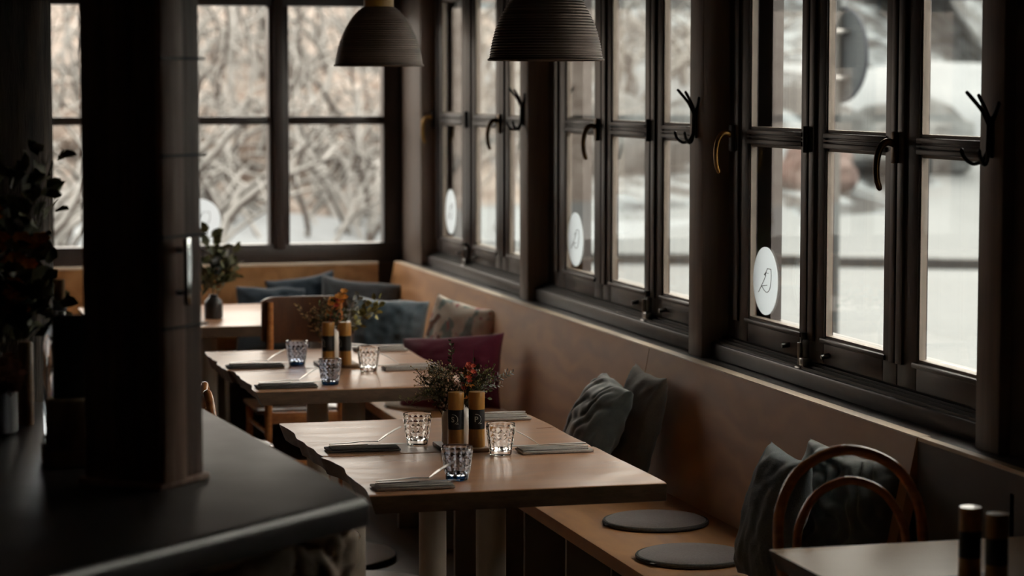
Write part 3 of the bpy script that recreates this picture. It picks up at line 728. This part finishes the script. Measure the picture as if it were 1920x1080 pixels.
def make_tumbler(label, m_bowl, m_base, x, y, rz):
    t = thing('tumbler', label, 'glass', (x, y, .7502), rz, 'faceted tumblers')
    H_ = .087; n = 15
    def rad(u): return .0300 + .0092*min(1, u*1.1)**.9
    m = MB(); rings = []
    rows = [(0, .0135), (.07, .019)] + [(.07 + .78*k/6, 0) for k in range(1, 7)] + [(.93, 0), (1.0, 0)]
    for q, (u, z) in enumerate(rows):
        z = z or .013 + (H_-.013)*u
        off = (q % 2)*PI/n if 0 < q < 8 else 0
        bump = 1.055 if 0 < q < 8 else 1.0
        rings.append([m.b.verts.new((rad(u)*bump*math.cos(2*PI*k/n + off), rad(u)*bump*math.sin(2*PI*k/n + off), z)) for k in range(n)])
    for q in range(len(rings)-1):
        A, B = rings[q], rings[q+1]; sh = 1 if (q % 2 == 1 and q < 8) else 0
        for k in range(n):
            k1 = (k+1) % n
            if q % 2 == 0: m.b.faces.new((A[k], A[k1], B[k])); m.b.faces.new((A[k1], B[k1], B[k]))
            else: m.b.faces.new((A[k], B[k1], B[k])); m.b.faces.new((A[k], A[k1], B[k1]))
    m.b.faces.new(rings[0][::-1])
    inn = []
    for u in (1.0, .75, .5, .25, .06):
        inn.append([m.b.verts.new(((rad(u)-.0032)*math.cos(2*PI*k/n), (rad(u)-.0032)*math.sin(2*PI*k/n), .013+(H_-.013)*u - (.001 if u == 1 else 0))) for k in range(n)])
    for A, B in zip([rings[-1]] + inn, inn):
        for k in range(n): m.b.faces.new((A[k], A[(k+1) % n], B[(k+1) % n], B[k]))
    m.b.faces.new(inn[-1])
    m.build('bowl', m_bowl, t, smooth=False)
    m = MB(); m.lathe([(0, 0), (.0265, 0), (.0292, .002), (.0302, .0130), (0, .0130)], n=15); m.build('base', m_base, t, smooth=False)
    return t
make_tumbler('clear faceted tumbler left of the flower vase on the middle tables', M['tumbler'], M['tumbler'], 1.455, 6.545, 0)
make_tumbler('clear faceted tumbler right of the pepper mill on the middle tables', M['tumbler'], M['tumbler'], 1.632, 6.297, .1)
make_tumbler('smoky tumbler with blue base at the front of the middle tables', M['smoke'], M['blue'], 1.421, 5.925, .2)
make_tumbler('smoky tumbler with blue base, rear left on the second tables', M['smoke'], M['blue'], 1.458, 8.541, .3)
make_tumbler('smoky tumbler with blue base, before the mills on the second tables', M['smoke'], M['blue'], 1.468, 7.944, .4)
make_tumbler('clear faceted tumbler right of the mills on the second tables', M['tumbler'], M['tumbler'], 1.668, 8.284, .5)

def text_mesh(txt, size):
    cu = bpy.data.curves.new('letter', 'FONT'); cu.body = txt; cu.size = size; cu.align_x = 'CENTER'; cu.align_y = 'CENTER'; cu.offset = .0003
    ob = bpy.data.objects.new('letter', cu); COL.objects.link(ob)
    dg = bpy.context.evaluated_depsgraph_get(); me = bpy.data.meshes.new_from_object(ob.evaluated_get(dg))
    bpy.data.objects.remove(ob); return me
def make_mill(letter, label, x, y, z, rz, h=.151):
    """-y is the printed front"""
    t = thing('spice_mill', label, 'mill', (x, y, z), rz, 'wooden salt and pepper mills')
    k = h/.151; r = .0222
    MB().lathe([(0, 0), (r*1.03, 0), (r*1.04, .004), (r, .045*k), (r*.985, .05*k)] + [(0, .05*k)], n=36).build('body', M['mill'], t)
    lb = MB().lathe([(r*.96, .0495*k), (r*1.0, .0497*k), (r*1.0, .1035*k), (r*.96, .1037*k)], n=36).build('label_band', M['label'], t)
    MB().lathe([(0, .1035*k), (r*.99, .1035*k), (r*1.0, .106*k), (r*1.0, .148*k), (r*.97, .151*k), (0, .1512*k)], n=36).build('cap', M['mill'], t)
    if letter:
        me = text_mesh(letter, .021); b = bmesh.new(); b.from_mesh(me)
        bmesh.ops.subdivide_edges(b, edges=b.edges, cuts=2)
        zc = .077*k; R = r*1.012
        for v in b.verts:
            a = (v.co.x - .004)/R; v.co = V((R*math.sin(a), -R*math.cos(a), zc + v.co.y))
        q = MB(); q.b.free(); q.b = b
        ring = []
        for i in range(25):
            a = -1.15 + 2.9*i/24; u, w_ = .0135*math.cos(a), .0135*math.sin(a); th = (u-.004)/R
            ring.append((R*math.sin(th), -R*math.cos(th), zc + w_ + .001))
        q.tube(ring, .0007, 5); 
        ft = [(.006, -.0125), (.009, -.0105), (.012, -.012)]
        q.tube([(R*math.sin((u-.0)/R), -R*math.cos(u/R), zc + w_) for u, w_ in ft], .0007, 5)
        q.build('printed_letter', M['ink_white'], lb, smooth=False)
    return t
def tray(label, x, y, rz, w=.135, d=.17):
    m = MB().box((0, 0, .006), (w, d, .012), bev=.003); o = m.build('serving_tray', M['tray']); o.location = (x, y, .7503); o.rotation_euler = (0, 0, rz)
    return tag(o, label, 'tray', 'wooden condiment trays')
tray('small wooden tray under mills and vase on the middle tables', 1.553, 6.43, -.0, .125, .16)
make_mill('S', 'salt mill with letter S on the middle tables', 1.530, 6.392, .7625, .10-.55)
make_mill('P', 'pepper mill with letter P on the middle tables', 1.587, 6.386, .7625, .10-.22)
tray('small wooden tray under mills on the second tables', 1.590, 8.47, 0, .14, .18)
make_mill('S', 'left mill on the second tables', 1.549, 8.415, .7625, -1.2)
make_mill('P', 'right mill on the second tables', 1.607, 8.402, .7625, -1.2)
tray('dark tray under the mills on the front table', 2.14, 4.36, .2, .14, .17)
make_mill('S', 'left mill on the front table at the right edge', 2.100, 4.372, .7625, 1.2)
make_mill('P', 'right mill on the front table, touching the picture edge', 2.118, 4.290, .7625, 1.2)

# ================================================================ VASES AND FLOWERS
def make_vase(label, x, y, z, m, hgt=.115, r=.041):
    pr = [(0, 0), (r*.92, 0), (r, .006), (r*1.0, hgt*.62), (r*.92, hgt*.76), (r*.55, hgt*.90), (r*.42, hgt*.96), (r*.50, hgt*1.03), (r*.40, hgt*1.03), (r*.32, hgt*.95), (r*.4, hgt*.88), (r*.85, hgt*.7), (r*.9, .01), (0, .008)]
    o = MB().lathe(pr, n=40).build('vase', m); o.location = (x, y, z)
    return tag(o, label, 'vase', 'flower vases')
def sprig(par, name, m, base, tip, n, ln, size, kind, rnd, mstem='stem', spread=.6):
    base, tip = V(base), V(tip); mid = (base+tip)/2 + V((rnd.uniform(-.01, .01), rnd.uniform(-.01, .01), .015))
    p = spline([base, mid, tip], 6); s_ = MB(); s_.tube(p, [.0013 - .0008*i/len(p) for i in range(len(p))], 5)
    bl = MB()
    for i in range(n):
        q = p[rnd.randrange(len(p)//2, len(p))] if kind != 'fern' else p[int(len(p)*.25 + len(p)*.74*i/n)]
        dr = V((rnd.uniform(-1, 1), rnd.uniform(-1, 1), rnd.uniform(-.5, 1))).normalized()
        if kind == 'fern':
            t = (tip-base).normalized(); sd = t.cross(V((rnd.uniform(-.3, .3), 1, rnd.uniform(-.3, .3)))).normalized()*(1 if i % 2 else -1)
            bl.leaf(q, (t*.8+sd).normalized(), ln*(1.1-.6*i/n), size); continue
        e = q + dr*ln*rnd.uniform(.3, 1); s_.tube([q, e], [.0006, .0004], 3)
        if kind == 'dots': bl.ball(e, size*rnd.uniform(.6, 1.2), 1)
        elif kind == 'leaf': bl.leaf(e, dr + V((0, 0, .3)), size*3, size)
        elif kind == 'petal':
            for k in range(6):
                a = 2*PI*k/6; bl.leaf(e, V((math.cos(a), math.sin(a)*.8 - .3, .35 + .5*math.sin(a))), size*2.0, size*.9, V((0, -.6, .8)))
            bl.ball(e, size*.6, 1)
    st_ = s_.build('stem', M[mstem], par); bl.build(name, m, st_)
def bouquet(label, x, y, z, spec, seed, group='bouquets in the vases'):
    t = thing('flower_bouquet', label, 'flowers', (x, y, z), 0, group); rnd = random.Random(seed)
    for (nm, mk, cnt, base, c_, spr, n, ln, sz, kd) in spec:
        for i in range(cnt):
            tip = V(c_) + V((rnd.uniform(-1, 1)*spr[0], rnd.uniform(-1, 1)*spr[1], rnd.uniform(-1, 1)*spr[2]))
            sprig(t, nm, M[mk], V(base) + V((rnd.uniform(-.008, .008), rnd.uniform(-.008, .008), 0)), tip, n, ln, sz, kd, rnd)
    return t
vx, vy = 1.550, 6.462
make_vase('white ceramic flower vase behind the mills on the middle tables', vx, vy, .7625, M['vase'], .115, .043)
bs = (0, 0, .02)
bouquet('bouquet of dried meadow flowers in the vase on the middle tables', vx, vy, .7625, [
    ('seed_heads', 'buff', 13, bs, (-.060, 0, .195), (.055, .06, .030), 44, .042, .0024, 'dots'),
    ('pink_blossoms', 'pinkb', 6, bs, (.0, -.02, .180), (.045, .05, .022), 26, .026, .0036, 'dots'),
    ('leaves', 'leaf', 12, bs, (-.01, .0, .170), (.08, .06, .035), 30, .034, .0048, 'leaf'),
    ('red_blossom', 'red', 3, bs, (.018, -.03, .218), (.014, .02, .008), 6, .012, .0052, 'petal'),
    ('orange_blossom', 'orange', 3, bs, (.032, -.02, .212), (.012, .02, .008), 5, .012, .0048, 'petal'),
    ('olive_tuft', 'olive', 5, bs, (.085, -.01, .190), (.018, .03, .012), 40, .024, .0026, 'leaf'),
    ('feather_leaf', 'pale_leaf', 4, (0.02, 0, .10), (.150, 0, .175), (.022, .05, .035), 16, .020, .0022, 'fern'),
    ('feather_leaf', 'leaf', 2, bs, (-.02, .01, .275), (.014, .02, .012), 14, .020, .004, 'fern'),
    ('white_petal', 'white_petal', 1, bs, (.045, 0, .262), (.004, .01, .004), 1, .008, .011, 'petal'),
    ('drooping_twig', 'olive', 3, (-.01, 0, .12), (-.145, -.01, .120), (.02, .02, .010), 16, .022, .003, 'leaf'),
    ('drooping_bud', 'pinkb', 3, (-.01, 0, .11), (-.040, -.02, .085), (.012, .02, .025), 9, .016, .004, 'dots')], 5)
v2x, v2y = 1.578, 8.505
make_vase('pale flower vase between the mills on the second tables', v2x, v2y, .7625, M['vase'], .125, .036)
bouquet('bouquet with orange flowers in the vase on the second tables', v2x, v2y, .7625, [
    ('seed_heads', 'buff', 4, bs, (-.05, 0, .20), (.03, .03, .02), 22, .03, .003, 'dots'),
    ('orange_blossom', 'orange', 5, bs, (.015, -.01, .235), (.022, .03, .018), 5, .014, .0085, 'petal'),
    ('red_blossom', 'red', 2, bs, (.018, -.02, .215), (.01, .02, .012), 4, .012, .0080, 'petal'),
    ('leaves', 'leaf', 7, bs, (.0, .0, .185), (.06, .04, .03), 20, .03, .006, 'leaf'),
    ('feather_leaf', 'buff', 2, bs, (-.115, 0, .205), (.01, .03, .006), 14, .020, .004, 'fern'),
    ('white_bud', 'pale_leaf', 5, bs, (.105, 0, .215), (.03, .03, .035), 7, .016, .008, 'leaf'),
    ('olive_leaf', 'olive', 4, bs, (.155, 0, .185), (.035, .03, .035), 12, .024, .010, 'leaf')], 8)
make_vase('small dark flower vase at the left of the rear table', 1.405, 10.35, .7502, M['dark_pot'], .10, .04)
bouquet('dark leafy bouquet at the left of the rear table beside the timber pillar', 1.405, 10.35, .7502, [
    ('leaves', 'leaf', 9, bs, (.02, 0, .26), (.05, .05, .10), 12, .04, .020, 'leaf'),
    ('pale_foliage', 'pale_leaf', 2, bs, (.03, 0, .16), (.03, .04, .05), 6, .03, .010, 'leaf'),
    ('orange_blossom', 'orange', 2, bs, (.0, -.02, .20), (.03, .03, .03), 4, .02, .010, 'petal')], 12)

# ================================================================ PENDANT LAMPS
def make_pendant(label, x, y):
    t = thing('pendant_lamp', label, 'lamp', (x, y, 1.818), 0, 'pendant lamps above the tables')
    pr = [(.158, 0), (.158, .004), (.1555, .006)]
    key = [(.1545, .010), (.1485, .045), (.138, .085), (.121, .125), (.098, .165), (.074, .192), (.054, .207)]
    pts = spline([(r, 0, z) for r, z in key], 22)
    out = [(p.x + .0011*math.sin(i*2*PI/4.3), p.z) for i, p in enumerate(pts)]
    m = MB().lathe(pr + out + [(r-.004, z-.002) for r, z in out[::-1]] + [(.152, .002), (.158, 0)], n=72)
    sh = m.build('shade', M['shade'], t, ang=80)
    MB().tube([(.1572*math.cos(2*PI*k/72), .1572*math.sin(2*PI*k/72), .002) for k in range(72)], .0032, 8, closed=True).build('rim', M['shade'], sh)
    MB().lathe([(0, .200), (.052, .200), (.053, .206), (.052, .262), (.045, .275), (.012, .285), (0, .286)], n=36).build('cap', M['cap'], t)
    MB().tube([(0, 0, .28), (0, 0, .79)], .0035, 8).build('cord', M['cord'], t)
    MB().lathe([(0, .79), (.05, .79), (.05, .802), (0, .802)], n=24).build('ceiling_rose', M['cord'], t)
    MB().lathe([(0, .205), (.02, .205), (.02, .15), (.03, .12), (.028, .09), (0, .075)], n=24).build('bulb', M['white'], t)
    return t
make_pendant('ribbed pendant lamp shade above the middle tables, nearer and larger', 1.787, 6.4)
make_pendant('ribbed pendant lamp with amber cap above the second tables, farther and smaller', 1.734, 8.4)

# ================================================================ CHAIRS
def make_bentwood(label, x, y, rz, seat_m='bentwood', hw=.176, top=.925):
    """the sitter looks along +y, the hoop stands at -y"""
    t = thing('bentwood_chair', label, 'chair', (x, y, 0), rz, 'bentwood chairs')
    MB().lathe([(0, .448), (.185, .448), (.195, .452), (.195, .466), (.185, .470), (.17, .466), (0, .462)], n=48).build('seat', M[seat_m], t)
    MB().tube([(.197*math.cos(2*PI*k/48), .197*math.sin(2*PI*k/48), .455) for k in range(48)], .0125, 8, closed=True).build('seat_ring', M['bentwood'], t)
    for s in (-1, 1): MB().tube(spline([(s*.125, .125, .45), (s*.145, .155, .22), (s*.165, .185, 0)], 6), [.0155]*6+[.0125]*7, 10).build('leg', M['bentwood'], t)
    L_ = [(-.165, -.235, 0), (-.150, -.185, .25), (-.140, -.165, .46), (-hw*.93, -.185, .62), (-hw, -.200, .72), (-hw*.93, -.214, .81), (-hw*.62, -.228, .888)]
    pts = spline(L_ + [(0, -.236, top)] + [(-a, b_, c_) for a, b_, c_ in L_[::-1]], 7)
    MB().tube(pts, .0125, 10).build('back_hoop', M['bentwood'], t)
    iw = hw*.76
    L_ = [(-.105, -.165, .46), (-iw*.92, -.180, .60), (-iw, -.192, .69), (-iw*.92, -.204, .765), (-iw*.58, -.214, top-.095)]
    pts = spline(L_ + [(0, -.220, top-.068)] + [(-a, b_, c_) for a, b_, c_ in L_[::-1]], 7)
    MB().tube(pts, .0100, 10).build('inner_hoop', M['bentwood'], t)
    MB().tube([(.150*math.cos(2*PI*k/40), -.015+.165*math.sin(2*PI*k/40), .25) for k in range(40)], .009, 8, closed=True).build('leg_ring', M['bentwood'], t)
    return t
make_bentwood('bentwood chair with double hoop back at the front table', 2.125, 4.835, PI)
make_bentwood('bentwood chair left of the second tables, pale round seat', 1.165, 8.56, -PI/2, 'cane', .176, .90)
make_bentwood('bentwood chair whose hoop stands left of the second tables, next to the timber pillar', 1.185, 7.80, -PI/2, 'cane', .176, .88)
make_bentwood('bentwood chair left of the middle tables, hoop edge above the counter', 1.13, 6.80, -PI/2-.09, 'cane', .160, .845)
# plywood chair
pc = thing('plywood_chair', 'dark plywood back chair between second tables and rear table, seen from behind', 'chair', (1.640, 9.66, 0), 0)
b_ = MB(); n = 20; ring0, ring1 = [], []
def panel_pt(u, v, d):                                 # u,v in -1..1, curved in plan
    return (u*.172, -.215 - .028*(u*u) + d + .02*(1-v)*.3, .825 + v*.092)
gr = {}
for d in (0, 1):
    for i in range(n+1):
        for j in range(9):
            u, v = -1+2*i/n, -1+2*j/8
            lim = 1 - .16*max(0, abs(u)-.72)/.28*max(0, abs(u)-.72)/.28
            gr[(d, i, j)] = b_.b.verts.new(panel_pt(u, v*lim, .011*d - .012*(1-u*u)*0))
for i in range(n):
    for j in range(8):
        for d in (0, 1): b_.b.faces.new([gr[(d, i, j)], gr[(d, i+1, j)], gr[(d, i+1, j+1)], gr[(d, i, j+1)]])
for i in range(n):
    for j in (0, 8): b_.b.faces.new([gr[(0, i, j)], gr[(0, i+1, j)], gr[(1, i+1, j)], gr[(1, i, j)]])
for j in range(8):
    for i in (0, n): b_.b.faces.new([gr[(0, i, j)], gr[(0, i, j+1)], gr[(1, i, j+1)], gr[(1, i, j)]])
b_.build('backrest', M['dark_wood'], pc)
MB().box((0, .0, .455), (.37, .38, .018), bev=.006).build('seat', M['dark_wood'], pc)
for s in (-1, 1):
    MB().tube([(s*.150, -.235, 0), (s*.145, -.222, .45), (s*.140, -.246, .70), (s*.138, -.252, .90)], [.013, .016, .015, .012], 10).build('rear_leg', M['bentwood'], pc)
    MB().tube([(s*.165, .20, 0), (s*.160, .165, .446)], [.012, .016], 10).build('front_leg', M['bentwood'], pc)
    MB().tube([(s*.150, -.225, .38), (s*.160, .17, .38)], .010, 8).build('stretcher', M['bentwood'], pc)
MB().box((0, -.222, .435), (.29, .020, .045), bev=.004).build('rear_rail', M['bentwood'], pc)
MB().box((0, -.228, .25), (.29, .016, .026), bev=.004).build('rear_stretcher', M['bentwood'], pc)

# ================================================================ COUNTER AND PILLAR
CT = 1.0
A_, B_, C_, D_, E_ = (-1.60, 1.973), (.865, 4.306), (.722, 5.82), (-2.2, 5.82), (-2.2, 3.0)
ct = thing('bar_counter', 'dark bar counter with rounded edge and stone base at lower left', 'counter', (0, 0, 0))
m = MB(); m.prism([A_, B_, C_, D_, E_], CT-.055, CT, .018); m.build('counter_top', M['counter'], ct, ang=60)
# stone base, bumpy
def stone_wall(p, q, z0, z1, nn, mm):
    b = bmesh.new(); p, q = V((*p, 0)), V((*q, 0)); d = (q-p); nr = V((d.y, -d.x, 0)).normalized(); g = []
    for i in range(nn+1):
        col = []
        for j in range(mm+1):
            u = d.length*i/nn; z = z0+(z1-z0)*j/mm
            dist, pts = noise.voronoi(V((u*5.5 + .35*math.floor(z*7), z*8.5, 2.0)), distance_metric='DISTANCE')
            k = min(1, (dist[1]-dist[0])*3.2)
            off = .03*k**.6 + .012*noise.noise(V((u*18, z*18, 0))) + .02*noise.noise(V((pts[0].x, pts[0].y, 5)))
            col.append(b.verts.new(p + d*(i/nn) + nr*off + V((0, 0, z))))
        g.append(col)
    for i in range(nn):
        for j in range(mm): b.faces.new((g[i][j], g[i+1][j], g[i+1][j+1], g[i][j+1]))
    return b
dirv = (V((B_[0]-A_[0], B_[1]-A_[1]))).normalized()
b1, b2 = (.790, 4.315), (.842, 4.43)
a0 = (b1[0]-dirv.x*1.6, b1[1]-dirv.y*1.6)
q = MB(); q.b.free(); q.b = stone_wall(a0, b1, 0, CT-.055, 150, 90)
qc = stone_wall(b1, b2, 0, CT-.055, 14, 90); tmp = bpy.data.meshes.new('t'); qc.to_mesh(tmp); qc.free(); q.b.from_mesh(tmp); bpy.data.meshes.remove(tmp)
q.prism([(b1[0]-.006, b1[1]+.006), (b2[0]-.012, b2[1]), (C_[0]-.10, C_[1]-.05), (-1.4, C_[1]-.05), (a0[0], a0[1]+.02)], 0, CT-.056)
q.build('stone_base', M['stone'], ct)

# timber pillar on the counter
pa = math.radians(48)
pi_ = thing('timber_pillar', 'old dark timber pillar standing on the bar counter', 'pillar', (.503, 4.468, CT), pa)
m = MB(); m.box((.075, .088, .81), (.150, .174, 1.61), bev=.010)
m.build('beam', M['pillar'], pi_)
m = MB(); m.box((.040, -.004, .81), (.075, .012, 1.60), bev=.004); m.build('front_board', M['pillar_pale'], pi_)
for z in (.30, .47, .62, .80): MB().box((.075, -.0095, z), (.145, .004, .005)).build('crack', M['black'], pi_, smooth=False)
MB().box((.075, .088, .006), (.162, .19, .012), bev=.003).build('foot_plate', M['pillar_pale'], pi_)
hb = thing('polished_bar', 'short flat polished metal bar fixed upright on the timber pillar', 'handle', (.503+.054*math.cos(pa)+.030*math.sin(pa), 4.468+.054*math.sin(pa)-.030*math.cos(pa), 1.345), math.radians(56.5))
MB().box((0, 0, .06), (.024, .007, .125), bev=.0025).build('bar', M['chrome'], hb)
for z in (.02, .10): MB().tube([(0, 0, z), (0, .026, z)], .005, 10).build('bracket', M['dull'], hb)

# tree trunk post at the far left
q = MB(); prof = [(.0, 0)] + [(.165, z*.0655) for z in range(41)] + [(0, 2.62)]
q.lathe([(r, z) for r, z in prof], n=56, fn=lambda r, z, a: r*(1 + .10*noise.noise(V((math.cos(a)*1.6, math.sin(a)*1.6, z*.8))) + .09*abs(noise.noise(V((math.cos(a)*6, math.sin(a)*6, z*1.6))))))
o = q.build('trunk_post', M['bark']); o.location = (.288, 6.40, 0); tag(o, 'dark bark covered tree trunk post at the left edge', 'post')

# things on the counter, left
lg = thing('menu_stand', 'log slice stand holding a dark blue menu board on the counter', 'stand', (.372, 4.83, CT))
MB().lathe([(0, .036), (.050, .036), (.052, .042), (.050, .128), (.047, .132), (0, .133)], n=40, fn=lambda r, z, a: r*(1+.04*noise.noise(V((math.cos(a)*3, math.sin(a)*3, z*8))))).build('log', M['log'], lg)
MB().box((0, 0, .018), (.115, .115, .036), bev=.003).build('block', M['block'], lg)
MB().box((.005, .0, .215), (.085, .010, .165), Euler((0, 0, .2)), bev=.002).build('menu_board', M['navy_board'], lg)
bt = thing('corked_bottle', 'small corked bottle showing above the dark blue menu board', 'bottle', (.382, 5.25, CT))
MB().lathe([(0, 0), (.036, 0), (.038, .006), (.038, .20), (.030, .235), (.0125, .262), (.0125, .292), (0, .292)], n=32).build('bottle_body', M['smoke'], bt)
MB().lathe([(0, .285), (.0105, .285), (.0125, .335), (0, .336)], n=20).build('cork', M['cork'], bt)
MB().lathe([(.0135, .268), (.015, .27), (.015, .288), (.0135, .29)], n=20).build('collar', M['white'], bt)
o = make_vase('dark vase holding the big bouquet at the far left of the counter', .228, 5.30, CT, M['dark_pot'], .19, .065)
bouquet('large dark bouquet with orange blossoms at the left edge', .228, 5.30, CT, [
    ('leaves', 'leaf', 26, (0, 0, .05), (.0, 0, .40), (.14, .10, .17), 16, .05, .016, 'leaf'),
    ('leaves', 'leaf', 5, (0, 0, .05), (.115, 0, .56), (.03, .04, .07), 12, .04, .014, 'leaf'),
    ('orange_blossom', 'orange', 8, (0, 0, .05), (.055, -.08, .44), (.055, .04, .055), 4, .022, .012, 'petal'),
    ('red_blossom', 'red', 3, (0, 0, .05), (-.07, -.08, .48), (.03, .04, .03), 3, .02, .013, 'petal'),
    ('pale_foliage', 'pale_leaf', 5, (0, 0, .05), (-.02, -.08, .40), (.10, .04, .14), 4, .03, .011, 'leaf')], 31)
o = make_vase('little dark pot with dried pink blossoms on the counter', .255, 5.28, CT, M['dark_pot'], .07, .028)
bouquet('dried dusty pink blossoms left of the dark blue menu board', .258, 5.27, CT, [
    ('dried_blossom', 'pinkb', 8, bs, (.0, -.02, .145), (.035, .025, .018), 12, .016, .0075, 'petal')], 41)
o = MB().lathe([(0, 0), (.016, 0), (.017, .004), (.017, .18), (.015, .184), (0, .185)], n=24).build('wooden_peg', M['tray']); o.location = (.318, 5.42, CT)
tag(o, 'thin wooden peg between the dried blossoms and the menu board', 'peg')
